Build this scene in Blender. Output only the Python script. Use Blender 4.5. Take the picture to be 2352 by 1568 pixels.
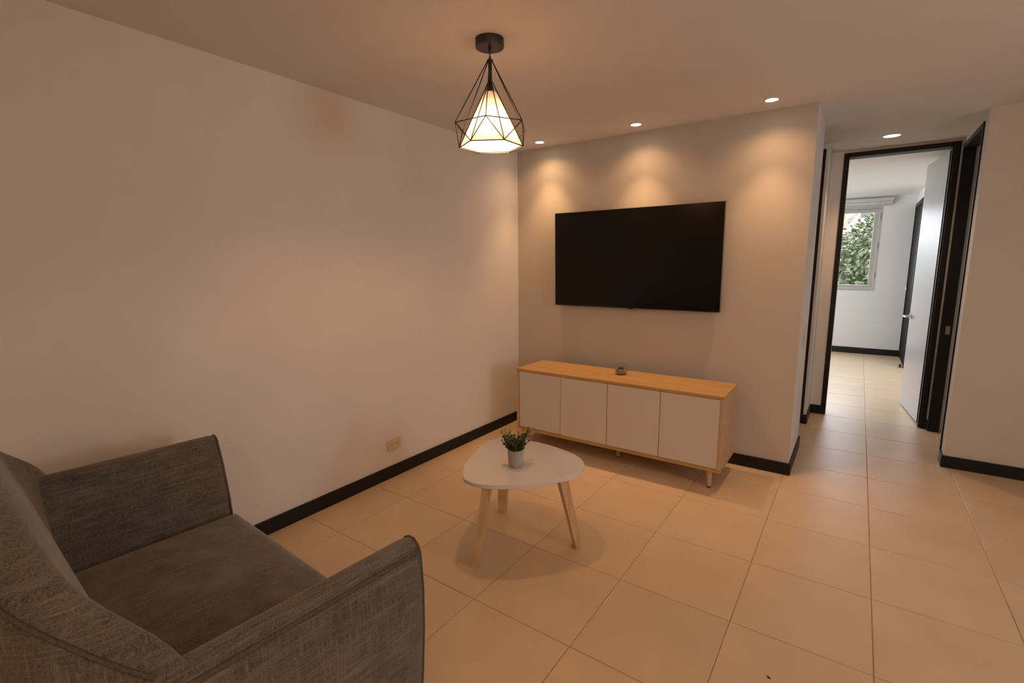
import bpy, bmesh, math, random
from mathutils import Vector, Matrix
random.seed(7)
for o in list(bpy.data.objects): bpy.data.objects.remove(o, do_unlink=True)
scn = bpy.context.scene
COL = scn.collection
R = math.radians
H = 2.286                                   # ceiling height

# ------------------------------------------------------------------ camera
cam_d = bpy.data.cameras.new('camera'); cam = bpy.data.objects.new('camera', cam_d); COL.objects.link(cam)
cam_d.sensor_width = 36.0; cam_d.lens = 1123.80 * 36.0 / 2352.0; cam_d.clip_start = 0.02; cam_d.clip_end = 300
def cam_matrix(loc, yaw, pit, rol):
    f = Vector((math.sin(yaw)*math.cos(pit), math.cos(yaw)*math.cos(pit), math.sin(pit)))
    r = Vector((math.cos(yaw), -math.sin(yaw), 0)); u = r.cross(f)
    r2 = r*math.cos(rol) + u*math.sin(rol); u2 = -r*math.sin(rol) + u*math.cos(rol)
    m = Matrix((r2, u2, -f)).transposed().to_4x4(); m.translation = loc
    return m
cam.matrix_world = cam_matrix((2.392, -3.496, 1.372), R(-35.165), R(-9.003), R(-0.415))
scn.camera = cam

# ------------------------------------------------------------------ world, exposure
world = bpy.data.worlds.new('world'); scn.world = world; world.use_nodes = True
bg = world.node_tree.nodes['Background']
bg.inputs[0].default_value = (0.86, 0.91, 1.0, 1); bg.inputs[1].default_value = 9.5
vs = scn.view_settings
vs.view_transform = 'Standard'; vs.look = 'None'; vs.gamma = 1.0; vs.use_curve_mapping = False; vs.exposure = 0.0
def portal(name, loc, rot, sx, sy):
    l = bpy.data.lights.new(name, 'AREA'); l.shape = 'RECTANGLE'; l.size = sx; l.size_y = sy
    l.cycles.is_portal = True
    o = bpy.data.objects.new(name, l); COL.objects.link(o); o.location = loc; o.rotation_euler = rot
portal('bedroom_window_portal', (1.42, 5.60, 1.55), (R(-90), 0, 0), 2.35, 1.2)
portal('bedroom_side_portal', (-0.14, 3.6, 1.4), (0, R(-90), 0), 1.4, 2.2)  # portal for the added side window
portal('sitting_room_portal', (4.84, -1.65, 1.15), (0, R(90), 0), 1.2, 0.9)
PENDANT_W, SPOT_W, HALO_W, HALL_W = 12.0, 30.0, 7.0, 20.0
FILL_GLOBE_E = 31.0
WARM = (1.0, 0.56, 0.27)

# ------------------------------------------------------------------ materials
MATS = {}
def mat(name, col, rough=0.6, metal=0.0, var=0.0, scale=6.0, bump=0.0, bscale=200.0, spec=0.5, stretch=(1,1,1), col2=None, objrand=0.0, coat=0.0):
    m = bpy.data.materials.new(name); m.use_nodes = True; nt = m.node_tree; N = nt.nodes; L = nt.links
    b = N['Principled BSDF']
    b.inputs['Base Color'].default_value = (*col, 1); b.inputs['Roughness'].default_value = rough
    b.inputs['Metallic'].default_value = metal; b.inputs['Specular IOR Level'].default_value = spec
    b.inputs['Coat Weight'].default_value = coat
    tc = N.new('ShaderNodeTexCoord'); mp = N.new('ShaderNodeMapping'); mp.inputs['Scale'].default_value = stretch
    L.new(tc.outputs['Object'], mp.inputs['Vector'])
    out = None
    if var > 0 or col2:
        n = N.new('ShaderNodeTexNoise'); n.inputs['Scale'].default_value = scale; n.inputs['Detail'].default_value = 4
        L.new(mp.outputs[0], n.inputs['Vector'])
        c2 = col2 or tuple(c*(1-var) for c in col)
        rp = N.new('ShaderNodeValToRGB'); rp.color_ramp.elements[0].position = 0.35; rp.color_ramp.elements[1].position = 0.65
        rp.color_ramp.elements[0].color = (*c2, 1); rp.color_ramp.elements[1].color = (*col, 1)
        L.new(n.outputs['Fac'], rp.inputs['Fac']); out = rp.outputs['Color']
    if objrand > 0:
        oi = N.new('ShaderNodeObjectInfo'); hv = N.new('ShaderNodeHueSaturation')
        mr = N.new('ShaderNodeMapRange'); mr.inputs['To Min'].default_value = 1-objrand; mr.inputs['To Max'].default_value = 1+objrand
        L.new(oi.outputs['Random'], mr.inputs['Value']); L.new(mr.outputs[0], hv.inputs['Value'])
        if out: L.new(out, hv.inputs['Color'])
        else: hv.inputs['Color'].default_value = (*col, 1)
        out = hv.outputs['Color']
    if out: L.new(out, b.inputs['Base Color'])
    if bump > 0:
        n2 = N.new('ShaderNodeTexNoise'); n2.inputs['Scale'].default_value = bscale; n2.inputs['Detail'].default_value = 3
        L.new(mp.outputs[0], n2.inputs['Vector'])
        bp = N.new('ShaderNodeBump'); bp.inputs['Strength'].default_value = bump; bp.inputs['Distance'].default_value = 0.002
        L.new(n2.outputs['Fac'], bp.inputs['Height']); L.new(bp.outputs[0], b.inputs['Normal'])
    MATS[name] = m
    return m
def emit_mat(name, col, strength):
    m = bpy.data.materials.new(name); m.use_nodes = True; nt = m.node_tree
    nt.nodes.remove(nt.nodes['Principled BSDF']); e = nt.nodes.new('ShaderNodeEmission')
    e.inputs[0].default_value = (*col, 1); e.inputs[1].default_value = strength
    nt.links.new(e.outputs[0], nt.nodes['Material Output'].inputs[0]); MATS[name] = m; return m
def glass_mat(name, tint, fres=0.5):
    m = bpy.data.materials.new(name); m.use_nodes = True; nt = m.node_tree; N = nt.nodes
    N.remove(N['Principled BSDF'])
    t = N.new('ShaderNodeBsdfTransparent'); t.inputs[0].default_value = (*tint, 1)
    g = N.new('ShaderNodeBsdfGlossy'); g.inputs['Roughness'].default_value = 0.02
    lw = N.new('ShaderNodeLayerWeight'); lw.inputs[0].default_value = 0.5
    pw = N.new('ShaderNodeMath'); pw.operation = 'POWER'; pw.inputs[1].default_value = 4.0; nt.links.new(lw.outputs['Facing'], pw.inputs[0])
    f = N.new('ShaderNodeMath'); f.operation = 'MULTIPLY_ADD'; f.inputs[1].default_value = 0.5; f.inputs[2].default_value = 0.035; nt.links.new(pw.outputs[0], f.inputs[0])
    mx = N.new('ShaderNodeMixShader')
    nt.links.new(f.outputs[0], mx.inputs[0]); nt.links.new(t.outputs[0], mx.inputs[1]); nt.links.new(g.outputs[0], mx.inputs[2])
    nt.links.new(mx.outputs[0], N['Material Output'].inputs[0]); MATS[name] = m; return m

mat('white_paint', (0.80, 0.78, 0.76), 0.7, var=0.03, scale=3, bump=0.15, bscale=120)
mat('grey_paint', (0.58, 0.53, 0.465), 0.7, var=0.03, scale=3, bump=0.15, bscale=120)
mat('beige_paint', (0.70, 0.645, 0.56), 0.7, var=0.03, scale=3, bump=0.15, bscale=120)
mat('ceiling_paint', (0.78, 0.76, 0.74), 0.8, var=0.02, scale=3, bump=0.1, bscale=90)
mat('grout', (0.46, 0.33, 0.23), 0.8, var=0.2, scale=20)
mat('tile', (0.72, 0.54, 0.35), 0.38, var=0.07, scale=3.5, objrand=0.025, bump=0.05, bscale=60)
mat('black_trim', (0.014, 0.0125, 0.0115), 0.5, var=0.3, scale=30, spec=0.3)
mat('black_metal', (0.015, 0.013, 0.012), 0.4)
mat('door_paint', (0.46, 0.445, 0.45), 0.26, var=0.03, scale=4)
mat('dark_door', (0.013, 0.012, 0.011), 0.75, var=0.2, scale=10, spec=0.1)
mat('chrome', (0.75, 0.75, 0.76), 0.22, 1.0)
mat('dull_steel', (0.35, 0.33, 0.31), 0.4, 1.0)
mat('oak', (0.54, 0.34, 0.135), 0.45, scale=3.0, col2=(0.46, 0.27, 0.095), stretch=(1.2, 14, 14), bump=0.05, bscale=60)
mat('oak_side', (0.60, 0.42, 0.27), 0.5, scale=3.0, col2=(0.50, 0.33, 0.19), stretch=(14, 14, 1.2), bump=0.05, bscale=60)
mat('pale_wood', (0.72, 0.52, 0.30), 0.5, scale=4.0, col2=(0.60, 0.40, 0.20), stretch=(14, 14, 1.5))
mat('white_laminate', (0.66, 0.62, 0.57), 0.45, var=0.01, scale=5)
mat('white_lacquer', (0.78, 0.76, 0.75), 0.18, var=0.01, scale=5)
mat('screen', (0.008, 0.0072, 0.0065), 0.2, spec=0.22)
mat('tv_plastic', (0.012, 0.011, 0.010), 0.4)
mat('concrete', (0.48, 0.46, 0.44), 0.85, var=0.16, scale=25, bump=0.3, bscale=120)
mat('soil', (0.05, 0.035, 0.025), 0.9, var=0.4, scale=60)
mat('leaf', (0.115, 0.135, 0.060), 0.5, scale=40, col2=(0.055, 0.085, 0.045))
mat('leaf_tip', (0.26, 0.25, 0.05), 0.5, scale=40, col2=(0.14, 0.16, 0.04))
mat('stem', (0.10, 0.07, 0.03), 0.7, var=0.2)
mat('succulent', (0.14, 0.26, 0.06), 0.45, scale=50, col2=(0.07, 0.16, 0.06))
mat('pebble', (0.50, 0.33, 0.20), 0.7, var=0.5, scale=20)
mat('sand', (0.36, 0.27, 0.19), 0.9, var=0.3, scale=80)
mat('ivory_plastic', (0.70, 0.58, 0.43), 0.4, var=0.02)
mat('slot', (0.03, 0.02, 0.015), 0.8)
mat('alu', (0.50, 0.47, 0.45), 0.45, 0.3, var=0.03)
mat('blind', (0.58, 0.54, 0.52), 0.7, var=0.05)
mat('rubber', (0.03, 0.02, 0.02), 0.8)
mat('bark', (0.30, 0.23, 0.17), 0.9, var=0.4, scale=6)
mat('tree_leaf', (0.085, 0.105, 0.036), 0.6, scale=1.2, col2=(0.045, 0.062, 0.024))
mat('bush_leaf', (0.13, 0.155, 0.030), 0.6, scale=2, col2=(0.075, 0.105, 0.024))
mat('facade', (0.62, 0.60, 0.57), 0.8, var=0.05, scale=0.5)
mat('facade_red', (0.30, 0.17, 0.12), 0.8, var=0.2, scale=2)
mat('roof_tile', (0.26, 0.13, 0.08), 0.8, var=0.3, scale=3)
mat('dark_glass', (0.03, 0.035, 0.04), 0.1)
mat('grass', (0.05, 0.07, 0.025), 0.9, var=0.4, scale=0.6)
glass_mat('window_glass', (0.97, 0.98, 0.98)); glass_mat('bowl_glass', (0.96, 0.97, 0.96))
emit_mat('bulb', (1.0, 0.80, 0.55), 14.0); emit_mat('led', (1.0, 0.86, 0.68), 16.0)

def fabric_mat():
    m = bpy.data.materials.new('tweed'); m.use_nodes = True; nt = m.node_tree; N = nt.nodes; L = nt.links
    b = N['Principled BSDF']; b.inputs['Roughness'].default_value = 0.9; b.inputs['Specular IOR Level'].default_value = 0.2
    b.inputs['Sheen Weight'].default_value = 0.35; b.inputs['Sheen Roughness'].default_value = 0.5
    tc = N.new('ShaderNodeTexCoord')
    def nz(sc, s, d=2):
        mp = N.new('ShaderNodeMapping'); mp.inputs['Scale'].default_value = sc; L.new(tc.outputs['Object'], mp.inputs[0])
        n = N.new('ShaderNodeTexNoise'); n.inputs['Scale'].default_value = s; n.inputs['Detail'].default_value = d
        L.new(mp.outputs[0], n.inputs['Vector']); return n.outputs['Fac']
    def mathn(op, a, c):
        k = N.new('ShaderNodeMath'); k.operation = op
        for i, v in enumerate((a, c)):
            if isinstance(v, (int, float)): k.inputs[i].default_value = v
            else: L.new(v, k.inputs[i])
        return k.outputs[0]
    warp = nz((260, 260, 9), 1.0); weft = nz((9, 9, 260), 1.0); weft2 = nz((260, 9, 60), 1.0); fine = nz((1, 1, 1), 330, 1); big = nz((1, 1, 1), 14, 3)
    s = mathn('MAXIMUM', warp, weft); s = mathn('MAXIMUM', s, weft2)
    s = mathn('ADD', mathn('MULTIPLY', s, 0.55), mathn('MULTIPLY', fine, 0.25)); s = mathn('ADD', s, mathn('MULTIPLY', big, 0.2))
    rp = N.new('ShaderNodeValToRGB'); e = rp.color_ramp.elements
    e[0].position = 0.44; e[0].color = (0.075, 0.068, 0.058, 1); e[1].position = 0.70; e[1].color = (0.225, 0.207, 0.178, 1)
    L.new(s, rp.inputs[0]); L.new(rp.outputs[0], b.inputs['Base Color'])
    bp = N.new('ShaderNodeBump'); bp.inputs['Strength'].default_value = 0.35; bp.inputs['Distance'].default_value = 0.002
    L.new(s, bp.inputs['Height']); L.new(bp.outputs[0], b.inputs['Normal']); MATS['tweed'] = m
fabric_mat()
mat('welt', (0.125, 0.114, 0.098), 0.9, var=0.3, scale=200, spec=0.2)
def shade_mat():
    m = bpy.data.materials.new('lamp_fabric'); m.use_nodes = True; nt = m.node_tree; N = nt.nodes; L = nt.links
    N.remove(N['Principled BSDF'])
    t = N.new('ShaderNodeBsdfTranslucent'); t.inputs[0].default_value = (0.46, 0.355, 0.27, 1)
    d = N.new('ShaderNodeBsdfDiffuse'); d.inputs[0].default_value = (0.72, 0.64, 0.56, 1)
    mx = N.new('ShaderNodeMixShader'); mx.inputs[0].default_value = 0.45
    e = N.new('ShaderNodeEmission'); e.inputs[0].default_value = (1.0, 0.66, 0.40, 1); e.inputs[1].default_value = SHADE_E
    ad = N.new('ShaderNodeAddShader')
    L.new(t.outputs[0], mx.inputs[1]); L.new(d.outputs[0], mx.inputs[2]); L.new(mx.outputs[0], ad.inputs[0]); L.new(e.outputs[0], ad.inputs[1])
    L.new(ad.outputs[0], N['Material Output'].inputs[0]); MATS['lamp_fabric'] = m
SHADE_E = 0.25
shade_mat()

# ------------------------------------------------------------------ mesh helpers
class MB:
    def __init__(s): s.v = []; s.f = []; s.mi = []
    def face(s, idx, mi=0): s.f.append(tuple(idx)); s.mi.append(mi)
    def box(s, lo, hi, mi=0):
        b = len(s.v); (x0, y0, z0), (x1, y1, z1) = lo, hi
        s.v += [(x0,y0,z0),(x1,y0,z0),(x1,y1,z0),(x0,y1,z0),(x0,y0,z1),(x1,y0,z1),(x1,y1,z1),(x0,y1,z1)]
        for q in ((3,2,1,0),(4,5,6,7),(0,1,5,4),(1,2,6,5),(2,3,7,6),(3,0,4,7)): s.face([b+i for i in q], mi)
        return s
    def tube(s, pts, rad, n=8, caps=True, closed=False):
        pts = [Vector(p) for p in pts]; m = len(pts); b = len(s.v)
        rad = rad if isinstance(rad, (list, tuple)) else [rad]*m
        up = None
        for i, p in enumerate(pts):
            if closed: d = pts[(i+1) % m] - pts[i-1]
            else: d = pts[min(i+1, m-1)] - pts[max(i-1, 0)]
            d.normalize()
            if up is None:
                up = Vector((0,0,1)) if abs(d.z) < 0.9 else Vector((1,0,0))
            a = up - d*up.dot(d)
            if a.length < 1e-6: a = d.orthogonal()
            a.normalize(); up = a; c = d.cross(a)
            for k in range(n):
                t = 2*math.pi*k/n
                s.v.append(tuple(p + (a*math.cos(t) + c*math.sin(t))*rad[i]))
        for i in range(m if closed else m-1):
            j = (i+1) % m
            for k in range(n):
                k2 = (k+1) % n
                s.face((b+i*n+k, b+i*n+k2, b+j*n+k2, b+j*n+k))
        if caps and not closed:
            s.face([b+k for k in reversed(range(n))]); s.face([b+(m-1)*n+k for k in range(n)])
        return s
    def lathe(s, prof, n=32, c=(0,0,0), close=False):
        b = len(s.v); m = len(prof)
        for r, z in prof:
            for k in range(n):
                t = 2*math.pi*k/n; s.v.append((c[0]+r*math.cos(t), c[1]+r*math.sin(t), c[2]+z))
        for i in range(m if close else m-1):
            j = (i+1) % m
            for k in range(n):
                k2 = (k+1) % n; s.face((b+i*n+k, b+i*n+k2, b+j*n+k2, b+j*n+k))
        if not close:
            if prof[0][0] > 1e-5: s.face([b+k for k in reversed(range(n))])
            if prof[-1][0] > 1e-5: s.face([b+(m-1)*n+k for k in range(n)])
        return s
    def prism(s, poly, z0, z1):
        b = len(s.v); n = len(poly)
        s.v += [(x, y, z0) for x, y in poly] + [(x, y, z1) for x, y in poly]
        s.face(list(reversed(range(b, b+n)))); s.face(list(range(b+n, b+2*n)))
        for i in range(n): j = (i+1) % n; s.face((b+i, b+j, b+n+j, b+n+i))
        return s
    def loft(s, rings, closed_ring=True, caps=True):
        b = len(s.v); n = len(rings[0]); m = len(rings)
        for r in rings: s.v += [tuple(p) for p in r]
        for i in range(m-1):
            for k in range(n if closed_ring else n-1):
                k2 = (k+1) % n; s.face((b+i*n+k, b+i*n+k2, b+(i+1)*n+k2, b+(i+1)*n+k))
        if caps: s.face(list(reversed(range(b, b+n)))); s.face(list(range(b+(m-1)*n, b+m*n)))
        return s
    def mesh(s, name, mats, smooth=False, bevel=0.0, seg=2, fixn=True, auto=None):
        me = bpy.data.meshes.new(name); me.from_pydata(s.v, [], s.f)
        for m in mats: me.materials.append(MATS[m])
        me.polygons.foreach_set('material_index', s.mi)
        if bevel > 0 or fixn:
            bm = bmesh.new(); bm.from_mesh(me)
            if fixn: bmesh.ops.recalc_face_normals(bm, faces=bm.faces)
            if bevel > 0: bmesh.ops.bevel(bm, geom=list(bm.edges), offset=bevel, segments=seg, profile=0.5, affect='EDGES', clamp_overlap=True)
            bm.to_mesh(me); bm.free()
        if smooth:
            me.polygons.foreach_set('use_smooth', [True]*len(me.polygons))
            if auto is not None: me.set_sharp_from_angle(angle=R(auto))
        me.update(); return me
    def obj(s, name, mats, parent=None, **k):
        if isinstance(mats, str): mats = [mats]
        return link(name, s.mesh(name, mats, **k), parent)
def link(name, me, parent=None, loc=None):
    o = bpy.data.objects.new(name, me); COL.objects.link(o)
    if parent: o.parent = parent
    if loc: o.location = loc
    return o
def empty(name, loc=(0,0,0), rz=0.0, parent=None):
    o = bpy.data.objects.new(name, None); COL.objects.link(o); o.location = loc; o.rotation_euler = (0,0,rz); o.empty_display_size = 0.05
    if parent: o.parent = parent
    return o
def tag(o, label, cat, group=None):
    o['label'] = label; o['category'] = cat
    if group: o['group'] = group
    return o
def struct(o, label=None, cat=None):
    o['kind'] = 'structure'
    if label: o['label'] = label
    if cat: o['category'] = cat
    return o
def bx(name, lo, hi, m, parent=None, bevel=0.0, **k):
    return MB().box(lo, hi).obj(name, m, parent, bevel=bevel, **k)
def rrect(w, h, r, n=6):
    p = []
    for cx, cy, a0 in ((w/2-r, h/2-r, 0), (-w/2+r, h/2-r, 90), (-w/2+r, -h/2+r, 180), (w/2-r, -h/2+r, 270)):
        for i in range(n+1):
            a = R(a0 + 90*i/n); p.append((cx+r*math.cos(a), cy+r*math.sin(a)))
    return p

# ------------------------------------------------------------------ setting: floor with its tiles
floor = struct(bx('floor', (-0.25, -5.5, -0.12), (4.85, 5.75, -0.0022), 'grout'), 'beige ceramic tile floor running from the sitting room into the hall and bedroom', 'floor')
TX, TY, PX, PY, G = 0.45, 0.4641, 0.295, -2.0885, 0.0028
def tile_mesh():
    m = MB(); w, h, c = (TX-G)/2, (TY-G)/2, 0.0016
    rings = [[(sx*(w-i), sy*(h-i), z) for sx, sy in ((-1,-1),(1,-1),(1,1),(-1,1))] for i, z in ((0, -0.0022), (0, -0.0012), (c, 0.0))]
    return m.loft(rings).mesh('tile', ['tile'])
TM = tile_mesh()
REG = [(0, 4.7, -5.3, 0.0), (2.12, 4.7, -0.01, 0.74), (1.2, 2.96, 0.62, 1.66), (2.96, 4.6, 0.86, 1.65), (0.0, 2.975, 1.65, 5.46)]
for i in range(-2, 12):
    for k in range(-8, 18):
        x0, y0 = PX + i*TX, PY + k*TY
        if any(x0+TX > a+0.02 and x0 < b-0.02 and y0+TY > c+0.02 and y0 < d-0.02 for a, b, c, d in REG):
            link('tile', TM, floor, (x0+TX/2, y0+TY/2, 0))

struct(bx('ceiling', (-0.25, -5.5, H), (4.85, 5.75, H+0.12), 'ceiling_paint'), 'white painted ceiling over the sitting room and hall', 'ceiling')
struct(bx('wall_left', (-0.12, -5.42, 0), (0, 0, H), 'white_paint'), 'long plain off-white wall behind the armchair', 'wall')
w = MB().box((-0.12, 0, 0), (2.12, 0.62, H)); w.mi[2] = 1
struct(w.obj('wall_tv', ['white_paint', 'grey_paint']), 'grey-beige accent wall carrying the television', 'wall')
w = MB().box((2.96, 0.736, 0), (4.82, 0.86, H)); w.mi[2] = 1
struct(w.obj('wall_right', ['white_paint', 'beige_paint']), 'plain beige wall to the right of the hall', 'wall')
# hall: nook with a door at the left, end wall with the bedroom door, right wall with a second door
m = MB(); m.box((1.08, 0.62, 0), (1.20, 1.37, H)); m.box((1.20, 1.25, 0), (1.30, 1.37, H)); m.box((2.100, 1.25, 0), (2.12, 1.65, H)); m.box((1.30, 1.25, 2.25), (2.100, 1.37, H))
struct(m.obj('wall_hall_left', 'white_paint'), 'short white wall stub at the left side of the hall', 'wall')
D0, D1, DT = 2.208, 2.945, 2.268
m = MB(); m.box((-0.12, 1.65, 0), (D0, 1.76, H)); m.box((D1, 1.65, 0), (4.82, 1.76, H)); m.box((D0, 1.65, DT), (D1, 1.76, H))
struct(m.obj('wall_hall_end', 'white_paint'), 'white wall around the bedroom doorway at the hall end', 'wall')
m = MB(); m.box((2.96, 0.86, 2.235), (3.07, 1.65, H)); m.box((2.96, 1.615, 0), (3.07, 1.65, 2.235))
struct(m.obj('wall_hall_right', 'white_paint'), 'white wall over the side doorway at the right of the hall', 'wall')
struct(bx('wall_side_room', (4.70, 0.86, 0), (4.82, 1.65, H), 'white_paint'))
# rest of the sitting room behind the camera
EY0, EY1, EZ0, EZ1 = -2.10, -1.20, 0.55, 1.75
m = MB(); m.box((4.70, -5.42, 0), (4.82, EY0, H)); m.box((4.70, EY1, 0), (4.82, 0.736, H)); m.box((4.70, EY0, 0), (4.82, EY1, EZ0)); m.box((4.70, EY0, EZ1), (4.82, EY1, H))
struct(m.obj('wall_east', 'white_paint'))
struct(bx('wall_back', (0, -5.42, 0), (4.70, -5.30, H), 'white_paint'))
# bedroom shell
WX0, WX1, WZ0, WZ1 = 0.25, 2.60, 0.945, 2.155
m = MB(); m.box((-0.12, 1.76, 0), (0, 2.5, H)); m.box((-0.12, 4.7, 0), (0, 5.46, H)); m.box((-0.12, 2.5, 0), (0, 4.7, 0.7)); m.box((-0.12, 2.5, 2.1), (0, 4.7, H))  # gap left for the added, unseen side window
struct(m.obj('wall_bedroom_left', 'white_paint'))
struct(bx('wall_bedroom_right', (2.975, 1.76, 0), (3.095, 5.46, H), 'white_paint'), 'white bedroom wall with the dark closet door', 'wall')
m = MB(); m.box((-0.12, 5.46, 0), (WX0, 5.60, H)); m.box((WX1, 5.46, 0), (3.095, 5.60, H)); m.box((WX0, 5.46, 0), (WX1, 5.60, WZ0)); m.box((WX0, 5.46, WZ1), (WX1, 5.60, H))
struct(m.obj('wall_bedroom_far', 'white_paint'), 'white bedroom wall around the window', 'wall')

# baseboards
BH, BT = 0.080, 0.012
def baseboard(name, lo, hi, label):
    return struct(bx(name, lo, hi, 'black_trim', bevel=0.0025, seg=2), label, 'baseboard')
baseboard('baseboard_left', (0, -5.30, 0), (BT, -BT, BH), 'black baseboard along the long left wall')
baseboard('baseboard_tv', (0, -BT, 0), (2.12+BT, 0, BH), 'black baseboard under the television wall')
baseboard('baseboard_tv_side', (2.12, 0, 0), (2.12+BT, 0.62, BH), 'black baseboard on the hall side of the television wall')
baseboard('baseboard_right', (2.96-BT, 0.736-BT, 0), (4.70, 0.736, BH), 'black baseboard under the plain right wall')
baseboard('baseboard_right_side', (2.96-BT, 0.736, 0), (2.96, 0.852, BH), 'short black baseboard end at the right hall corner')
baseboard('baseboard_hall_stub', (2.101, 1.238, 0), (2.12+BT, 1.25, BH), 'small black baseboard piece on the hall wall stub')
baseboard('baseboard_hall_stub_side', (2.12, 1.25, 0), (2.12+BT, 1.638, BH), 'short black baseboard on the side of the hall stub')
baseboard('baseboard_hall_end_left', (2.12+BT, 1.638, 0), (D0-0.002, 1.65, BH), 'short black baseboard left of the bedroom door')
baseboard('baseboard_hall_end_right', (D1+0.002, 1.638, 0), (2.958, 1.65, BH), 'short black baseboard right of the bedroom door')
baseboard('baseboard_side_room', (3.07, 1.638, 0), (4.70, 1.65, BH), 'black baseboard seen through the side doorway')
baseboard('baseboard_bedroom_far', (0, 5.448, 0), (2.975, 5.46, BH+0.01), 'black baseboard under the bedroom window')
baseboard('baseboard_bedroom_left', (0, 1.77, 0), (BT, 5.448, BH), 'black baseboard on the hidden bedroom side wall')

# ------------------------------------------------------------------ doors
# bedroom doorway
d = struct(empty('door_1', ((D0+D1)/2, 1.70, 0)), 'pale bedroom door standing open in a black frame at the hall end', 'door')
ox, oy = (D0+D1)/2, 1.70
def local(o, lo, hi): return tuple(lo[i]-o[i] for i in range(3)), tuple(hi[i]-o[i] for i in range(3))
def dpart(root, o, name, lo, hi, m, bevel=0.002, parent=None):
    l, h = local(o, lo, hi); return bx(name, l, h, m, parent or root, bevel=bevel)
o1 = (ox, oy, 0)
FW = 0.036
dpart(d, o1, 'jamb', (D0, 1.640, 0), (D0+FW, 1.765, DT), 'black_trim')
dpart(d, o1, 'jamb', (D1-FW, 1.640, 0), (D1, 1.765, DT), 'black_trim')
dpart(d, o1, 'frame_head', (D0+FW, 1.640, DT-FW), (D1-FW, 1.765, DT), 'black_trim')
dpart(d, o1, 'stop_strip', (D1-FW-0.012, 1.655, 0), (D1-FW, 1.70, DT-FW), 'black_trim', 0.001)
# leaf: hinge at the right jamb, swung into the bedroom
hx, hy = D1-0.010, 1.774
LW, LT = 0.70, 0.038
leaf = empty('leaf', (hx-ox, hy-oy, 0), R(96.5), d)
l_ = MB().box((0.0, 0.0, 0.012), (LW, LT, DT-FW-0.006)).obj('leaf_panel', 'door_paint', leaf, bevel=0.0015)
MB().box((-0.003, -0.001, 0.012), (0.0, LT+0.001, DT-FW-0.006)).obj('edge_band', 'black_trim', leaf)
hz = 0.86
hd = MB().tube([(LW-0.065, LT, hz), (LW-0.065, LT+0.012, hz)], 0.026, 20)
hd.tube([(LW-0.065, LT+0.012, hz), (LW-0.065, LT+0.05, hz), (LW-0.067, LT+0.056, hz), (LW-0.075, LT+0.058, hz), (LW-0.165, LT+0.056, hz)], [0.010, 0.010, 0.010, 0.010, 0.008], 12)
hd.obj('handle', 'chrome', leaf, smooth=True, auto=40)['label'] = 'chrome lever handle'
for z in (0.24, 1.15, 2.02):
    MB().tube([(hx-ox-0.004, hy-oy-0.006, z), (hx-ox-0.004, hy-oy-0.006, z+0.09)], 0.007, 10).box((hx-ox-0.006, hy-oy-0.045, z), (hx-ox+0.001, hy-oy-0.006, z+0.09)).obj('hinge', 'dull_steel', d, smooth=True, auto=40)
# side doorway at the right of the hall
d2 = struct(empty('door_2', (3.0, 1.23, 0)), 'black framed open doorway in the right hall wall', 'door'); o2 = (3.0, 1.23, 0)
j = dpart(d2, o2, 'jamb', (2.952, 1.585, 0), (3.026, 1.615, 2.235), 'black_trim')
dpart(d2, o2, 'strike_plate', (2.985, 1.5835, 0.80), (3.012, 1.5855, 0.865), 'dull_steel', 0.0005)
dpart(d2, o2, 'jamb', (2.952, 0.86, 0), (3.036, 0.882, 2.235), 'black_trim')
dpart(d2, o2, 'frame_head', (2.952, 0.882, 2.203), (3.036, 1.585, 2.235), 'black_trim')
# nook door at the left of the hall
d3 = struct(empty('door_3', (1.70, 1.30, 0)), 'closed pale door in a black frame beside the hall stub', 'door'); o3 = (1.70, 1.30, 0)
dpart(d3, o3, 'jamb', (2.056, 1.240, 0), (2.100, 1.375, 2.25), 'black_trim')
dpart(d3, o3, 'jamb', (1.300, 1.240, 0), (1.334, 1.375, 2.25), 'black_trim')
dpart(d3, o3, 'frame_head', (1.334, 1.240, 2.216), (2.056, 1.375, 2.25), 'black_trim')
lf = dpart(d3, o3, 'leaf', (1.337, 1.30, 0.01), (2.053, 1.338, 2.212), 'door_paint')
MB().tube([(1.40-1.7, 0.0, 0.95), (1.40-1.7, -0.05, 0.95), (1.42-1.7, -0.055, 0.95), (1.50-1.7, -0.055, 0.95)], 0.009, 10).obj('handle', 'chrome', lf, smooth=True, auto=40)
# closet door on the bedroom's right wall
d4 = struct(empty('door_4', (2.965, 5.0, 0)), 'dark closet door with a small ring pull in the far bedroom corner', 'door'); o4 = (2.965, 5.0, 0)
dpart(d4, o4, 'jamb', (2.955, 5.395, 0), (2.975, 5.447, 2.145), 'black_trim')
dpart(d4, o4, 'jamb', (2.955, 4.50, 0), (2.975, 4.552, 2.145), 'black_trim')
dpart(d4, o4, 'frame_head', (2.955, 4.552, 2.093), (2.975, 5.395, 2.145), 'black_trim')
lf = dpart(d4, o4, 'leaf', (2.962, 4.555, 0.012), (2.975, 5.392, 2.09), 'dark_door')
ring = [(-0.012-0.012, -0.05+0.0+0.03*0, 0)]
MB().tube([(2.962-2.965-0.016, 5.30-5.0+0.022*math.cos(t), 0.99+0.045*math.sin(t)) for t in [2*math.pi*i/20 for i in range(20)]], 0.004, 8, closed=True).obj('ring_pull', 'chrome', lf, smooth=True)

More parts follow.
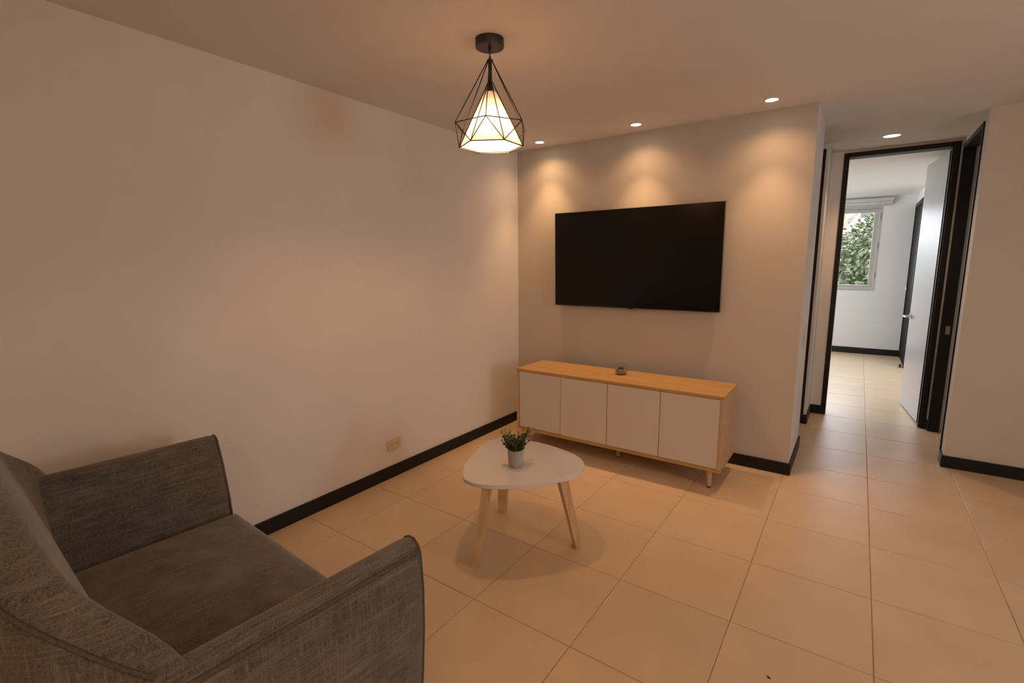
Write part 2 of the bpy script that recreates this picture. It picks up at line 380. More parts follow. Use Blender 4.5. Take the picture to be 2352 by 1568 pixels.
# ------------------------------------------------------------------ windows
def window(n, x0, x1, z0, z1, yf, yb, label, mx):
    c = ((x0+x1)/2, (yf+yb)/2, z0)
    r = struct(empty('window_%d' % n, c), label, 'window')
    def P(name, lo, hi, m, bev=0.003): return dpart(r, c, name, lo, hi, m, bev)
    t = 0.035
    P('frame_side', (x0, yf, z0), (x0+t, yb, z1), 'alu'); P('frame_side', (x1-t, yf, z0), (x1, yb, z1), 'alu')
    P('frame_head', (x0+t, yf, z1-t), (x1-t, yb, z1), 'alu'); P('frame_sill', (x0+t, yf, z0), (x1-t, yb, z0+t), 'alu')
    ym = (yf+yb)/2; st = 0.062
    P('mullion', (mx-0.02, yf+0.008, z0+t), (mx+0.02, yb-0.008, z1-t), 'alu')
    for a, b in ((x0+t, mx-0.02), (mx+0.02, x1-t)):
        za, zb = z0+t, z1-t
        s = P('sash_stile', (a+0.002, ym-0.018, za+0.002), (a+st, ym+0.018, zb-0.002), 'alu')
        P('sash_stile', (b-st, ym-0.018, za+0.002), (b-0.002, ym+0.018, zb-0.002), 'alu')
        P('sash_rail', (a+st, ym-0.018, za+0.002), (b-st, ym+0.018, za+0.046), 'alu')
        P('sash_rail', (a+st, ym-0.018, zb-0.046), (b-st, ym+0.018, zb-0.002), 'alu')
        P('pane', (a+st-0.005, ym-0.003, za+0.042), (b-st+0.005, ym+0.003, zb-0.042), 'window_glass', 0)
    return r, c
wr, wc = window(1, WX0, WX1, WZ0, WZ1, 5.470, 5.540, 'grey aluminium casement window looking onto trees in the bedroom', 1.42)
for z in (1.13, 1.55, 1.97):
    MB().tube([(WX1-0.030-wc[0], 5.464-wc[1], z-WZ0), (WX1-0.030-wc[0], 5.464-wc[1], z-WZ0+0.09)], 0.007, 10).obj('sash_hinge', 'alu', wr, smooth=True, auto=40)
w3 = window(3, 2.5, 4.7, 0.7, 2.1, -0.04, 0.03, 'added unseen wide aluminium window brightening the bedroom from its side wall', 3.6)[0]  # extra window out of view, added to brighten the bedroom
w3.rotation_euler = (0, 0, R(90)); w3.location = (-0.06, 3.6, 0.7)
w2 = window(2, EY0, EY1, EZ0, EZ1, -0.04, 0.03, 'small grey aluminium window in the right-hand sitting room wall', -1.65)[0]
w2.rotation_euler = (0, 0, R(-90)); w2.location = (4.76, (EY0+EY1)/2, EZ0)
# roller blind housing over the bedroom window
rb = tag(empty('roller_blind', (1.75, 5.44, 2.17)), 'rolled-up pale roller blind mounted above the bedroom window', 'blind')
MB().box((-1.55, -0.035, 0.045), (0.965, 0.018, 0.095)).obj('cassette', 'blind', rb, bevel=0.006)
MB().tube([(-1.54, -0.008, 0.028), (0.95, -0.008, 0.028)], 0.024, 16).obj('fabric_roll', 'blind', rb, smooth=True, auto=40)
MB().box((-1.54, -0.014, -0.012), (0.95, -0.002, 0.006)).obj('bottom_rail', 'alu', rb, bevel=0.003)

# ------------------------------------------------------------------ sideboard
SX0, SX1, SY0, SY1, SZ0, SZ1 = 0.3215, 1.806, -0.499, -0.115, 0.1135, 0.590
sb = tag(empty('sideboard', ((SX0+SX1)/2, (SY0+SY1)/2, 0)), 'low oak sideboard with four white doors under the television', 'sideboard')
hw, hd_ = (SX1-SX0)/2, (SY1-SY0)/2
T = 0.019
bx('top_panel', (-hw, -hd_, SZ1-T), (hw, hd_, SZ1), 'oak', sb, bevel=0.0012)
bx('bottom_panel', (-hw, -hd_, SZ0), (hw, hd_, SZ0+T), 'oak', sb, bevel=0.0012)
for s in (-1, 1): bx('side_panel', (min(s*hw, s*(hw-T)), -hd_, SZ0+T), (max(s*hw, s*(hw-T)), hd_, SZ1-T), 'oak_side', sb, bevel=0.0012)
bx('back_panel', (-hw+T, hd_-0.008, SZ0+T), (hw-T, hd_-0.002, SZ1-T), 'white_laminate', sb)
bx('divider', (-0.009, -hd_+0.03, SZ0+T), (0.009, hd_-0.008, SZ1-T), 'oak_side', sb)
iw = 2*(hw-T)/4; gp = 0.0025
for i in range(4):
    x0 = -hw+T+i*iw
    setb = 0.007 if i == 0 else 0.003
    bx('door', (x0+gp, -hd_+setb, SZ0+T+gp), (x0+iw-gp*0.6, -hd_+setb+0.016, SZ1-T-gp*1.4), 'white_laminate', sb, bevel=0.001)
def sleg(x, y, dx, dy):
    MB().tube([(x, y, SZ0+0.0), (x+dx*0.5, y+dy*0.5, SZ0*0.5), (x+dx, y+dy, 0.006)], [0.022, 0.018, 0.0135], 16).obj('leg', 'oak_side', sb, smooth=True, auto=40)
    lg = MB().tube([(x+dx, y+dy, 0.0065), (x+dx*1.04, y+dy*1.04, 0.0)], 0.0125, 14).obj('foot_pad', 'rubber', sb, smooth=True, auto=40)
for sx in (-1, 1):
    sleg(sx*(hw-0.075), -hd_+0.050, sx*0.010, -0.018); sleg(sx*(hw-0.075), hd_-0.06, sx*0.012, 0.012)
sleg(0.02, -0.02, 0, 0)

# ------------------------------------------------------------------ television
TVX0, TVX1, TVZ0, TVZ1, TVY = 0.402, 1.660, 1.043, 1.760, -0.062
tv = tag(empty('television', ((TVX0+TVX1)/2, TVY, TVZ0)), 'large flat black television mounted on the grey-beige wall', 'television')
tv.rotation_euler = (R(1.1), 0, 0)
tw, th = (TVX1-TVX0)/2, TVZ1-TVZ0
bx('back_cover', (-tw+0.004, 0.008, 0.004), (tw-0.004, 0.038, th-0.004), 'tv_plastic', tv, bevel=0.004)
bx('screen', (-tw+0.004, 0.0, 0.006), (tw-0.004, 0.008, th-0.003), 'screen', tv)
for lo, hi in (((-tw, -0.001, 0), (-tw+0.004, 0.012, th)), ((tw-0.004, -0.001, 0), (tw, 0.022, th)), ((-tw+0.004, -0.001, th-0.003), (tw-0.004, 0.022, th)), ((-tw+0.004, -0.001, 0), (tw-0.004, 0.012, 0.006))):
    bx('bezel', lo, hi, 'dull_steel' if hi[2]-lo[2] > 0.1 or lo[2] > 0.1 else 'tv_plastic', tv, bevel=0.0008)
bx('sensor_bump', (-0.015, -0.0015, -0.006), (0.025, 0.010, 0.0), 'tv_plastic', tv, bevel=0.001)
bx('wall_bracket', (-0.22, 0.038, 0.16), (0.22, 0.0595, 0.56), 'black_metal', tv)

# ------------------------------------------------------------------ coffee table
from math import cos, sin
def catmull(pts, n=8):
    out = []; m = len(pts)
    for i in range(m):
        p0, p1, p2, p3 = (Vector(pts[(i+k-1) % m]) for k in range(4))
        for j in range(n):
            t = j/n
            out.append(tuple(0.5*((2*p1)+(p2-p0)*t+(2*p0-5*p1+4*p2-p3)*t*t+(3*p1-p0-3*p2+p3)*t**3)))
    return out
TZ = 0.42
outl = [(0.996,-1.909),(0.922,-1.813),(0.863,-1.675),(0.822,-1.545),(0.819,-1.455),(0.864,-1.393),(1.017,-1.355),(1.132,-1.355),(1.242,-1.376),(1.321,-1.407),(1.384,-1.468),(1.411,-1.545),(1.404,-1.621),(1.363,-1.695),(1.300,-1.778),(1.233,-1.850),(1.158,-1.906),(1.095,-1.932),(1.040,-1.931)]
tcx, tcy = 1.11, -1.64
ct = tag(empty('coffee_table', (tcx, tcy, 0)), 'white rounded-triangle coffee table on three splayed wooden legs', 'table')
poly = [(x-tcx, y-tcy) for x, y in catmull(outl, 5)]
rings = []
for sc, z in ((0.985, TZ-0.020), (0.997, TZ-0.0185), (1.0, TZ-0.015), (1.0, TZ-0.003), (0.998, TZ-0.0008), (0.993, TZ)):
    rings.append([(x*sc, y*sc, z) for x, y in poly])
MB().loft(rings).obj('table_top', 'white_lacquer', ct, smooth=True, auto=30)
def tleg(foot, top, yaw, w=0.046, t=0.026):
    f = Vector((foot[0]-tcx, foot[1]-tcy, 0)); p = Vector((top[0]-tcx, top[1]-tcy, TZ-0.020))
    ax = Vector((cos(yaw), sin(yaw), 0)); ay = Vector((-sin(yaw), cos(yaw), 0))
    ring = lambda c, k: [tuple(c+ax*sx*w/2*k+ay*sy*t/2*k) for sx, sy in ((-1,-1),(1,-1),(1,1),(-1,1))]
    MB().loft([ring(f, 0.80), ring(f*0.5+p*0.5, 0.92), ring(p, 1.08)]).obj('leg', 'pale_wood', ct, bevel=0.0)
tleg((1.056, -1.903), (1.085, -1.835), R(118), 0.062, 0.040)
tleg((1.372, -1.500), (1.310, -1.57), R(-40), 0.062, 0.040)
tleg((0.860, -1.425), (0.910, -1.48), R(40), 0.062, 0.040)

# ------------------------------------------------------------------ potted plant
px, py = 1.124, -1.672
pp = tag(empty('potted_plant', (px, py, TZ)), 'small leafy green plant in a grey concrete pot on the coffee table', 'plant')
MB().lathe([(0.030, 0.0), (0.0335, 0.002), (0.0355, 0.012), (0.0375, 0.050), (0.0380, 0.080), (0.0372, 0.083), (0.0355, 0.083), (0.0345, 0.080), (0.0335, 0.066), (0.0, 0.066)], 36).obj('pot', 'concrete', pp, smooth=True, auto=50)
MB().lathe([(0.0, 0.0665), (0.033, 0.0665), (0.030, 0.072), (0.0, 0.075)], 20).obj('soil', 'soil', pp, smooth=True)
rnd = random.Random(3)
def leaf_geo(m, base, d, up, ln, wd, mi=0):
    d = d.normalized(); s = d.cross(up)
    if s.length < 1e-4: s = d.orthogonal()
    s.normalize(); n = s.cross(d)
    b = len(m.v)
    pts = [base, base+d*ln*0.35+s*wd*0.42+n*ln*0.06, base+d*ln*0.72+s*wd*0.42+n*ln*0.05, base+d*ln-n*ln*0.03, base+d*ln*0.72-s*wd*0.42+n*ln*0.05, base+d*ln*0.35-s*wd*0.42+n*ln*0.06, base+d*ln*0.5-n*ln*0.05]
    m.v += [tuple(p) for p in pts]
    for i in range(6): m.face((b+6, b+i, b+(i+1) % 6), mi)
for i in range(34):
    a = i*2.39996 + rnd.uniform(-.3, .3); rr = 0.027*math.sqrt((i+0.5)/34); tilt = 0.05+0.55*(rr/0.027)*rnd.uniform(.6, 1.1)
    base = Vector((rr*cos(a), rr*sin(a), 0.070)); d = Vector((cos(a)*math.sin(tilt), sin(a)*math.sin(tilt), math.cos(tilt)))
    ln = rnd.uniform(0.045, 0.085) if i % 4 else rnd.uniform(0.095, 0.118)
    m = MB(); curl = Vector((cos(a), sin(a), -0.3))*0.012*rnd.uniform(-.4, 1)
    at_ = lambda t: base+d*ln*t+curl*t*t
    m.tube([at_(t) for t in (0, .35, .7, 1)], [0.0013, 0.0011, 0.0009, 0.0005], 5); m.mi = [1]*len(m.f)
    nseg = max(4, int(ln/0.0090)); ph = rnd.uniform(0, 3)
    for q in range(1, nseg+1):
        t = q/nseg; p = at_(t)
        for w_ in (0, 1):
            b = ph+q*1.57+w_*math.pi+rnd.uniform(-.5, .5)
            ld = Vector((cos(b), sin(b), 0.35+rnd.uniform(-.35, .4))) + d*0.35
            sz = (0.0185 if t < 0.7 else 0.0115)*rnd.uniform(.75, 1.2)
            leaf_geo(m, p, ld, Vector((rnd.uniform(-.4, .4), rnd.uniform(-.4, .4), 1)), sz, sz*0.95, 2 if (t > 0.75 and i % 4 == 0) else 0)
    m.obj('sprig', ['leaf', 'stem', 'leaf_tip'], pp, fixn=False)

# ------------------------------------------------------------------ glass terrarium
gx, gy = 1.062, -0.262
tr = tag(empty('terrarium', (gx, gy, SZ1)), 'small round glass terrarium with pebbles and succulents on the sideboard', 'terrarium')
prof = [(0.0, 0.0008), (0.030, 0.0008)]
for i in range(15):
    a = R(-58+i*8.6); prof.append((0.0485*cos(a), 0.0415+0.0485*sin(a)))
MB().lathe(prof, 32).obj('glass_bowl', 'bowl_glass', tr, smooth=True)
MB().lathe([(0.0, 0.003), (0.028, 0.003), (0.036, 0.010), (0.042, 0.020), (0.036, 0.023), (0.0, 0.025)], 28).obj('sand', 'sand', tr, smooth=True)
rp = random.Random(5)
for i in range(13):
    a = i*2*math.pi/13+rp.uniform(-.2, .2); r_ = 0.0125*rp.uniform(.7, 1.05); d_ = 0.0350-r_*0.35
    m = MB().lathe([(0.0, -0.6*r_), (0.6*r_, -0.45*r_), (0.75*r_, 0), (0.55*r_, 0.8*r_), (0.0, 1.15*r_)], 10)
    o = m.obj('pebble', 'pebble', tr, smooth=True); o.location = (d_*cos(a), d_*sin(a), 0.0290+rp.uniform(-.001, .006)); o.rotation_euler = (rp.uniform(-.5, .5), rp.uniform(-.5, .5), a)
for (sx, sy, s_) in ((-0.009, -0.006, 1.0), (0.012, 0.002, 0.9), (0.002, 0.014, 0.8), (-0.006, 0.006, 0.8)):
    m = MB()
    for ringi, (nn, tl, ln) in enumerate(((8, 1.15, 0.022), (7, 0.75, 0.023), (5, 0.35, 0.022))):
        for q in range(nn):
            b = 2*math.pi*q/nn+ringi*0.4
            leaf_geo(m, Vector((0, 0, 0.002*ringi)), Vector((cos(b)*math.sin(tl), sin(b)*math.sin(tl), math.cos(tl))), Vector((0, 0, 1)), ln*s_, 0.011*s_)
    o = m.obj('succulent', 'succulent', tr, fixn=False); o.location = (sx, sy, 0.031)

# ------------------------------------------------------------------ pendant lamp
LX, LY = 1.066, -1.758
pl = tag(empty('pendant_lamp', (LX, LY, H)), 'black wire cage pendant lamp with a glowing pleated white shade', 'lamp')
zz = lambda z: z-H
MB().lathe([(0.0, 0.0), (0.059, 0.0), (0.059, -0.030), (0.0575, -0.033), (0.0, -0.033)], 40).obj('canopy', 'black_metal', pl, smooth=True, auto=40)
MB().lathe([(0.0, -0.033), (0.0062, -0.033), (0.0062, -0.044), (0.0035, -0.056), (0.0025, -0.060), (0.0025, -0.062), (0.0035, -0.066), (0.0060, -0.076), (0.0060, -0.083), (0.0, -0.083)], 16).obj('cord', 'black_metal', pl, smooth=True, auto=50)
MB().lathe([(0.0, -0.079), (0.0115, -0.079), (0.0135, -0.081), (0.0135, -0.083), (0.0115, -0.085), (0.0, -0.085)], 20).obj('collar', 'black_metal', pl, smooth=True, auto=50)
MB().lathe([(0.0, -0.084), (0.0078, -0.084), (0.0078, zz(2.085)), (0.013, zz(2.082)), (0.013, zz(2.030)), (0.0, zz(2.030))], 18).obj('rod', 'black_metal', pl, smooth=True, auto=40)
MB().lathe([(0.0, zz(2.030)), (0.010, zz(2.028)), (0.013, zz(2.01)), (0.024, zz(1.985)), (0.026, zz(1.970)), (0.021, zz(1.952)), (0.0, zz(1.944))], 20).obj('bulb', 'bulb', pl, smooth=True)
view = math.atan2(-3.496-LY, 2.392-LX)                     # the cage has a corner turned roughly to the sofa side
def hexp(r, z, a0): return [Vector((r*cos(view+R(a0+60*i)), r*sin(view+R(a0+60*i)), zz(z))) for i in range(6)]
WR = hexp(0.158, 1.946, -7); BR = hexp(0.1365, 1.864, 23)
WIRE = 0.0021
def wire(a, b, r=WIRE): MB().tube([a, b], r, 6).obj('cage_wire', 'black_metal', pl, smooth=True, auto=50)
for i in range(6):
    a = math.atan2(WR[i].y, WR[i].x)
    wire(Vector((0.010*cos(a), 0.010*sin(a), -0.083)), WR[i]); wire(WR[i], WR[(i+1) % 6]); wire(BR[i], BR[(i+1) % 6], 0.0026)
    wire(WR[i], BR[i]); wire(WR[i], BR[i-1])
    b = math.atan2(BR[i].y, BR[i].x); wire(Vector((0.007*cos(b), 0.007*sin(b), zz(2.125))), BR[i])
# faceted shade with fine pleats, open at both ends
NP = 8; rings = []
for (rr, z) in ((0.026, 2.080), (0.062, 2.008), (0.098, 1.937), (0.1325, 1.868)):
    hp = hexp(rr, z, 23); ring = []
    for i in range(6):
        for k in range(NP):
            p = hp[i].lerp(hp[(i+1) % 6], k/NP); n_ = Vector((p.x, p.y, 0)).normalized()
            ring.append(p + n_*(0.0012 if k % 2 else -0.0004)*(rr/0.13))
    rings.append(ring)
MB().loft(rings, caps=False).obj('lamp_shade', 'lamp_fabric', pl, fixn=True)
pt = bpy.data.lights.new('pendant_light', 'POINT'); pt.energy = PENDANT_W; pt.color = WARM; pt.shadow_soft_size = 0.03
po = link('pendant_light', pt, pl, (0, 0, zz(1.925)))

# ------------------------------------------------------------------ recessed downlights
def downlight(x, y, r, label, beams, grp=None):
    e = tag(empty('downlight', (x, y, H)), label, 'light', grp)
    MB().lathe([(r*0.80, 0.0), (r, 0.0), (r, -0.0025), (r*0.95, -0.005), (r*0.86, -0.005), (r*0.80, -0.002)], 36, close=True).obj('trim_ring', 'white_lacquer', e, smooth=True, auto=50)
    MB().lathe([(0.0, -0.0005), (r*0.80, -0.0005), (r*0.78, -0.003), (0.0, -0.004)], 28).obj('lens', 'led', e, smooth=True, auto=50)
    for nm, pw_, sz_, bl_ in beams:
        sp = bpy.data.lights.new(nm, 'SPOT'); sp.energy = pw_; sp.color = WARM; sp.spot_size = R(sz_); sp.spot_blend = bl_; sp.shadow_soft_size = 0.012
        link(nm, sp, e, (0, 0, -0.012))
TVB = (('downlight_core', SPOT_W, 72, 1.0), ('downlight_halo', HALO_W, 140, 1.0))
g = 'recessed downlights over the television wall'
downlight(0.321, -0.172, 0.040, 'recessed ceiling downlight nearest the left wall corner', TVB, g)
downlight(1.091, -0.196, 0.040, 'recessed ceiling downlight above the middle of the television', TVB, g)
downlight(1.902, -0.217, 0.040, 'recessed ceiling downlight near the hall end of the television wall', TVB, g)
downlight(2.504, 1.223, 0.062, 'wider recessed ceiling downlight in the hall before the bedroom door', (('downlight_beam', HALL_W, 110, 0.8),))

# ------------------------------------------------------------------ added out-of-view globes giving the sitting room warm fill light
def globe(x, y, label):
    e = tag(empty('fill_globe', (x, y, H)), label, 'lamp', 'added fill-light globes behind the sitting area')
    MB().lathe([(0.0, 0.0), (0.055, 0.0), (0.055, -0.02), (0.0, -0.024)], 28).obj('canopy', 'black_metal', e, smooth=True, auto=40)
    MB().tube([(0, 0, -0.02), (0, 0, -0.16)], 0.006, 10).obj('rod', 'black_metal', e, smooth=True, auto=40)
    MB().lathe([(0.11*sin(R(a)), -0.27+0.11*cos(R(a))) for a in range(0, 181, 15)], 24).obj('globe', 'opal', e, smooth=True)
emit_mat('opal', (1.0, 0.60, 0.32), FILL_GLOBE_E)
globe(3.9, -3.3, 'added unseen fill-light globe to the right of the sitting area')
globe(3.0, -4.7, 'added unseen fill-light globe near the back wall')

# ------------------------------------------------------------------ armchair
ac = tag(empty('armchair', (0.883, -2.915, 0), R(-3.4)), 'wide grey-brown tweed armchair with piped edges beside the left wall', 'armchair')
def interp(t, x):
    for (a, va), (b, vb) in zip(t, t[1:]):
        if x <= b: 
            s = (x-a)/(b-a) if b > a else 0; s = max(0, min(1, s)); return va+(vb-va)*s
    return t[-1][1]
# seat cushion: rounded slab with a soft crown
def cushion(x0, x1, y0, y1, z0, z1, r, crown, nx=24, ny=16):
    m = MB(); xs = []; 
    def prof(n, a, b):
        out = [a + (1-cos(math.pi/2*i/5))*r for i in range(5)]
        out += [a+r+(b-a-2*r)*i/n for i in range(n+1)]
        out += [b-r+math.sin(math.pi/2*i/5)*r for i in range(1, 6)]
        return out
    X, Y = prof(nx, x0, x1), prof(ny, y0, y1)
    def edge(v, a, b):
        d = min(v-a, b-v)
        return 0.0 if d >= r else r-math.sqrt(max(r*r-(r-d)**2, 0))
    top = [[0]*len(Y) for _ in X]; bot = [[0]*len(Y) for _ in X]
    for i, x in enumerate(X):
        for j, y in enumerate(Y):
            e_ = max(edge(x, x0, x1), edge(y, y0, y1))
            u = (2*(x-x0)/(x1-x0)-1); v = (2*(y-y0)/(y1-y0)-1)
            top[i][j] = len(m.v); m.v.append((x, y, z1-e_+crown*(1-u*u)*(1-v*v)))
    for i, x in enumerate(X):
        for j, y in enumerate(Y):
            edge_pt = i in (0, len(X)-1) or j in (0, len(Y)-1)
            bot[i][j] = len(m.v); m.v.append((x, y, z0))
    for i in range(len(X)-1):
        for j in range(len(Y)-1):
            m.face((top[i][j], top[i+1][j], top[i+1][j+1], top[i][j+1])); m.face((bot[i][j], bot[i][j+1], bot[i+1][j+1], bot[i+1][j]))
    for i in range(len(X)-1):
        m.face((bot[i][0], bot[i+1][0], top[i+1][0], top[i][0])); m.face((bot[i+1][-1], bot[i][-1], top[i][-1], top[i+1][-1]))
    for j in range(len(Y)-1):
        m.face((bot[0][j+1], bot[0][j], top[0][j], top[0][j+1])); m.face((bot[-1][j], bot[-1][j+1], top[-1][j+1], top[-1][j]))
    return m
cushion(-0.503, 0.503, -0.33, 0.272, 0.22, 0.398, 0.055, 0.012).obj('seat_cushion', 'tweed', ac, smooth=True, auto=60)
bx('seat_base', (-0.50, -0.36, 0.13), (0.50, 0.248, 0.222), 'tweed', ac, bevel=0.012, seg=3)
def arm(s):
    ys = [-0.33, -0.20, -0.05, 0.10, 0.17, 0.228, 0.246, 0.255, 0.259]
    sh = [0, 0, 0, 0, 0, 0.0, 0.003, 0.008, 0.018]
    rings = []
    for y, k in zip(ys, sh):
        zt = 0.694 - 0.006*((y+0.33)/0.58)
        pts = [(0.50+k, 0.14+k), (0.505+k, 0.30), (0.520+k, 0.45), (0.553+k, 0.58), (0.583+k, zt-0.030)]
        cx, cz, rr = 0.617, zt-0.032, 0.034-k*0.9
        for a in (165, 135, 105, 80, 55, 30): pts.append((cx+rr*cos(R(a)), cz+rr*sin(R(a))))
        pts += [(0.655-k, zt-0.036), (0.660-k, 0.56), (0.657-k, 0.45), (0.645-k, 0.30), (0.625-k, 0.14+k)]
        rings.append([(s*x, y, z) for x, z in pts])
    MB().loft(rings).obj('armrest', 'tweed', ac, smooth=True, auto=45)
    # piping: along the outer top edge, then down the front edge
    path = [(s*0.651, y, 0.694-0.006*((y+0.33)/0.58)-0.026) for y in (-0.38, -0.30, -0.1, 0.1, 0.19, 0.233, 0.248)]
    MB().tube(path, 0.0060, 8).obj('piping', 'welt', ac, smooth=True)
    zt = 0.688
    fr = [(s*0.587, 0.248, zt-0.024), (s*0.595, 0.249, zt-0.010), (s*0.609, 0.249, zt-0.003), (s*0.627, 0.249, zt-0.003), (s*0.641, 0.249, zt-0.014), (s*0.650, 0.249, zt-0.038), (s*0.655, 0.249, 0.56), (s*0.652, 0.249, 0.45), (s*0.640, 0.249, 0.30), (s*0.620, 0.248, 0.15)]
    MB().tube(fr, 0.0045, 8).obj('piping', 'welt', ac, smooth=True)
    fi = [(s*0.587, 0.248, zt-0.024), (s*0.573, 0.249, 0.615), (s*0.557, 0.249, 0.575), (s*0.524, 0.249, 0.45), (s*0.510, 0.249, 0.36)]
    MB().tube(fi, 0.0042, 8).obj('piping', 'welt', ac, smooth=True)
for s in (-1, 1): arm(s)
# backrest: tall rounded-shoulder shell that curves forward into the arms
ZT = [(0, 1.03), (0.15, 1.02), (0.28, 0.992), (0.36, 0.966), (0.42, 0.938), (0.47, 0.905), (0.52, 0.860), (0.56, 0.812), (0.60, 0.762), (0.64, 0.722), (0.66, 0.705)]
YF = [(0, -0.410), (0.40, -0.390), (0.50, -0.368), (0.55, -0.332), (0.58, -0.290), (0.62, -0.256), (0.66, -0.240)]
def sm(t, x):
    w_ = [(-0.05, 1), (-0.025, 2), (0, 3), (0.025, 2), (0.05, 1)]
    return sum(k*interp(t, min(abs(x+d_), 0.66)) for d_, k in w_)/9
rings = []; rim = []
NX = 56
for i in range(NX+1):
    x = -0.636+1.272*i/NX
    zt, yf = sm(ZT, x), sm(YF, x)
    th_ = 0.115 - 0.035*min(1, max(0, (abs(x)-0.40)/0.25))
    endk = max(0.0, (abs(x)-0.585)/0.051)
    th_ *= 1-0.35*endk*endk; zt -= 0.02*endk*endk
    yb = yf-th_; r_ = th_/2
    lo = 0.30; yl = -0.255
    pts = []; phi = R(24)
    ey, ez = yf-r_+r_*cos(phi), zt-r_+r_*math.sin(phi)
    for k in range(9):
        t = k/8
        pts.append((x, yl+(ey-yl)*t**1.25+0.012*math.sin(math.pi*t)*(1-endk*0.9), lo+(ez-lo)*t))
    for k in range(1, 10):
        a = phi+(math.pi-phi)*k/9; pts.append((x, yf-r_+r_*cos(a), zt-r_+r_*math.sin(a)))
    for k in range(1, 9):
        t = k/8; z = zt-r_+(0.14-(zt-r_))*t; pts.append((x, yb-0.012*math.sin(math.pi*t)+0.05*t*t, z))
    pts.append((x, -0.30, 0.14))
    rings.append(pts)
    rim.append((x, yf-r_-r_*cos(R(35))-0.002, zt-r_+r_*math.sin(R(35))+0.002))
MB().loft(rings).obj('backrest', 'tweed', ac, smooth=True, auto=100)
MB().tube(rim, 0.0042, 8).obj('piping', 'welt', ac, smooth=True)
for sx in (-1, 1):
    for sy, yy in ((1, 0.20), (-1, -0.34)):
        MB().tube([(sx*0.52, yy, 0.14), (sx*0.545, yy+sy*0.02, 0.0)], [0.022, 0.014], 14).obj('leg', 'pale_wood', ac, smooth=True, auto=40)

# ------------------------------------------------------------------ small wall fittings
ou = tag(empty('power_outlet', (0.0, -1.450, 0.222)), 'ivory double power outlet low on the left wall', 'outlet')
def plate(w, h, r, t, m, name, parent, axis_x=True):
    b = MB(); P = rrect(w, h, r)
    rings = [[(dx, sc*y, sc2*z) for y, z in P] for dx, sc, sc2 in ((0, 1, 1), (t*0.5, 1, 1), (t, 0.94, 0.92))]
    return b.loft(rings).obj(name, m, parent, smooth=True, auto=40)
plate(0.118, 0.078, 0.016, 0.008, 'ivory_plastic', 'cover_plate', ou)
for yc in (-0.021, 0.021):
    o = plate(0.034, 0.030, 0.006, 0.0092, 'ivory_plastic', 'socket', ou); o.location = (0, yc, 0)
    for (dy, dz, w_, h_) in ((0.004, 0.006, 0.008, 0.0022), (0.004, -0.006, 0.008, 0.0022), (-0.008, 0.0, 0.005, 0.005)):
        bx('slot', (0.0088, dy-w_/2, dz-h_/2), (0.0096, dy+w_/2, dz+h_/2), 'slot', o)
sw = tag(empty('light_switch', (2.12, 0.31, 0.875)), 'ivory double light switch on the hall side of the television wall', 'switch')
plate(0.076, 0.118, 0.012, 0.007, 'ivory_plastic', 'cover_plate', sw)
for zc in (-0.022, 0.022): bx('rocker', (0.006, -0.014, zc-0.018), (0.010, 0.014, zc+0.018), 'ivory_plastic', sw, bevel=0.002)
ds = tag(empty('door_stop', (2.93, 4.55, 0)), 'tiny dark rubber door stop on the bedroom floor', 'door stop')
MB().lathe([(0.0, 0.0), (0.018, 0.0), (0.018, 0.006), (0.012, 0.010), (0.012, 0.030), (0.014, 0.032), (0.014, 0.040), (0.0, 0.042)], 18).obj('stop_body', 'rubber', ds, smooth=True, auto=40)
cr = MB().prism([(-0.006, -0.002), (0.0, -0.0035), (0.006, -0.001), (0.007, 0.002), (0.0, 0.003), (-0.005, 0.002)], 0.0, 0.003).obj('crumb', 'soil', None, bevel=0.0006)
cr.location = (2.258, -1.83, 0.0); cr.rotation_euler = (0, 0, R(-40)); tag(cr, 'tiny dark crumb lying on a bare floor tile', 'crumb')

# ------------------------------------------------------------------ outside the bedroom window
GZ = -5.5
gr = struct(bx('ground', (-60, 6.5, GZ-0.2), (60, 90, GZ), 'grass'), 'grassy ground far below the bedroom window', 'ground')
def crown_mesh(name, rx, rz, n, leaf, mname, seed):
    r = random.Random(seed); m = MB()
    blobs = [(Vector((r.uniform(-.7, .7)*rx, r.uniform(-.7, .7)*rx, r.uniform(-.7, .75)*rz)), r.uniform(.28, .5)) for _ in range(40)]
    for i in range(n):
        c, k = blobs[i % len(blobs)]
        d = Vector((r.gauss(0, 1), r.gauss(0, 1), r.gauss(0, 1))).normalized()
        p = c + Vector((d.x*rx, d.y*rx, d.z*rz))*k*r.uniform(.55, 1.0)
        ld = (d+Vector((r.uniform(-.8, .8), r.uniform(-.8, .8), r.uniform(-.9, .3)))).normalized()
        s = ld.cross(Vector((r.uniform(-1, 1), r.uniform(-1, 1), 1))).normalized(); nn = s.cross(ld)
        L_, W_ = leaf*r.uniform(.7, 1.3), leaf*0.33*r.uniform(.8, 1.2)
        b = len(m.v)
        m.v += [tuple(p), tuple(p+ld*L_*.5+s*W_), tuple(p+ld*L_-nn*L_*.12), tuple(p+ld*L_*.5-s*W_)]
        m.face((b, b+1, b+2)); m.face((b, b+2, b+3))
    return m.mesh(name, [mname], fixn=False)
CM = crown_mesh('foliage', 2.6, 2.3, 26000, 0.15, 'tree_leaf', 1)
BM_ = crown_mesh('foliage', 1.5, 0.9, 6000, 0.11, 'bush_leaf', 2)
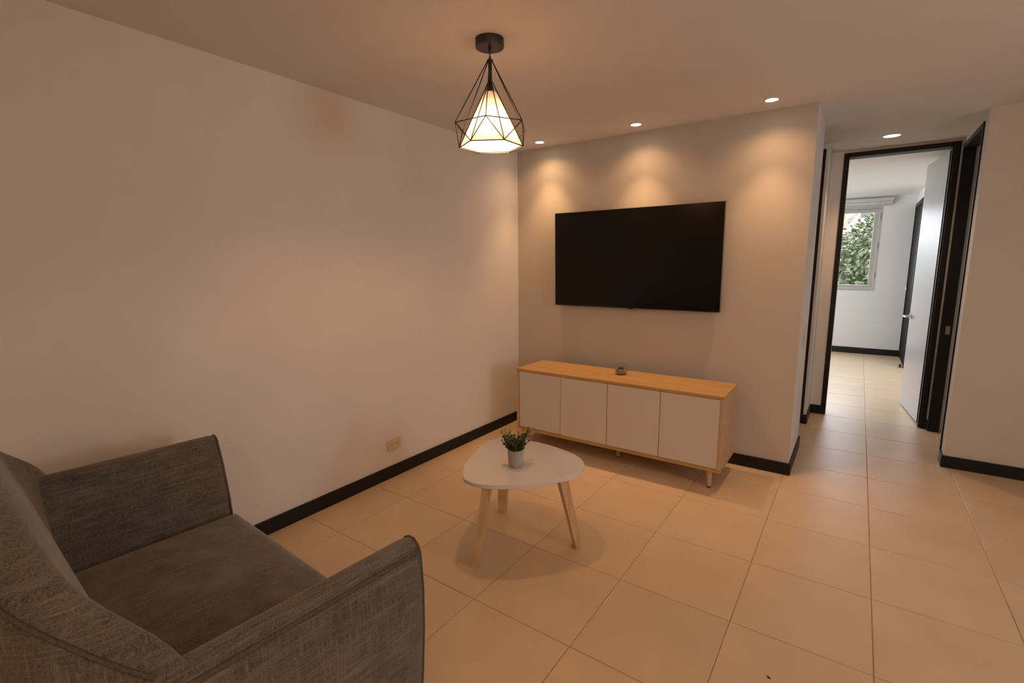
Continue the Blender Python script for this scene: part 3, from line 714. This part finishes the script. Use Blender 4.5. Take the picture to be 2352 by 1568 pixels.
def tree(x, y, top, label, me, ry, name='garden_tree', grp='trees outside the bedroom window', bare=False):
    zc = top-ry-GZ
    e = tag(empty(name, (x, y, GZ)), label, 'tree', grp)
    f = link('foliage', me, e, (0, 0, zc)); f['kind'] = 'stuff'; f.rotation_euler = (0, 0, x*1.7+y)
    MB().tube([(0, 0, 0), (0.1, 0, zc*0.5), (-0.05, 0.05, zc), (0.1, 0, zc+ry*0.5)], [0.22, 0.17, 0.12, 0.05], 10).obj('trunk', 'bark', e, smooth=True)
    return e
tree(3.1, 17.5, 3.0, 'bushy green tree filling the bedroom window view', CM, 2.3)
tree(9.9, 19.5, 2.9, 'green tree to the right beyond the bedroom window', CM, 2.3)
tree(-3.6, 20.5, 2.0, 'green tree to the left beyond the bedroom window', CM, 2.3)
tree(2.6, 12.2, 0.78, 'bright yellow-green shrub low in the bedroom window view', BM_, 0.9, 'garden_shrub')
tree(-1.6, 12.8, 0.5, 'bright green shrub left of the window view', BM_, 0.9, 'garden_shrub')
# taller bare-branched tree
e = tag(empty('bare_tree', (1.55, 24, GZ)), 'pale bare-branched tree rising before the white building', 'tree', 'trees outside the bedroom window')
MB().tube([(0, 0, 0), (0.1, 0, 4), (0.0, 0, 7.4), (0.15, 0, 9.8), (0.1, 0, 12)], [0.3, 0.26, 0.20, 0.15, 0.07], 10).obj('trunk', 'bark', e, smooth=True)
for (z, dx, dz) in ((7.6, 1.5, 1.5), (7.9, -1.6, 1.0), (8.4, 1.1, 1.9), (8.6, -1.3, 1.6), (7.3, -1.4, 0.4), (9.2, 1.4, 1.0), (8.0, 1.9, 0.7)):
    MB().tube([(0.05, 0, z), (dx*0.5, 0.1, z+dz*0.35), (dx, -0.1, z+dz)], [0.09, 0.06, 0.025], 8).obj('branch', 'bark', e, smooth=True)
# apartment building behind
bl = tag(empty('apartment_building', (2, 42, GZ)), 'white apartment building with balconies behind the trees', 'building')
bx('wall', (-14, 0, 0), (14, 10, 15.5), 'facade', bl)
bx('roof', (-14.5, -0.6, 15.5), (14.5, 10.5, 16.0), 'roof_tile', bl)
for fl in range(5):
    z = 1.0+fl*3.0
    for k in range(-5, 6):
        x = k*2.4+0.6
        f = bx('window', (x-0.55, -0.06, z), (x+0.55, 0.0, z+1.4), 'facade_red' if (k+fl) % 3 == 0 else 'alu', bl)
        bx('pane', (x-0.46, -0.075, z+0.08), (x+0.46, -0.06, z+1.32), 'dark_glass', f)
    for k in (-4, -1, 2, 5):
        x = k*2.4-0.6
        b = bx('balcony', (x-1.0, -1.0, z-0.45), (x+1.6, 0.0, z-0.25), 'facade', bl)
        bx('railing', (x-1.0, -1.0, z-0.25), (x+1.6, -0.94, z+0.55), 'facade_red', b)
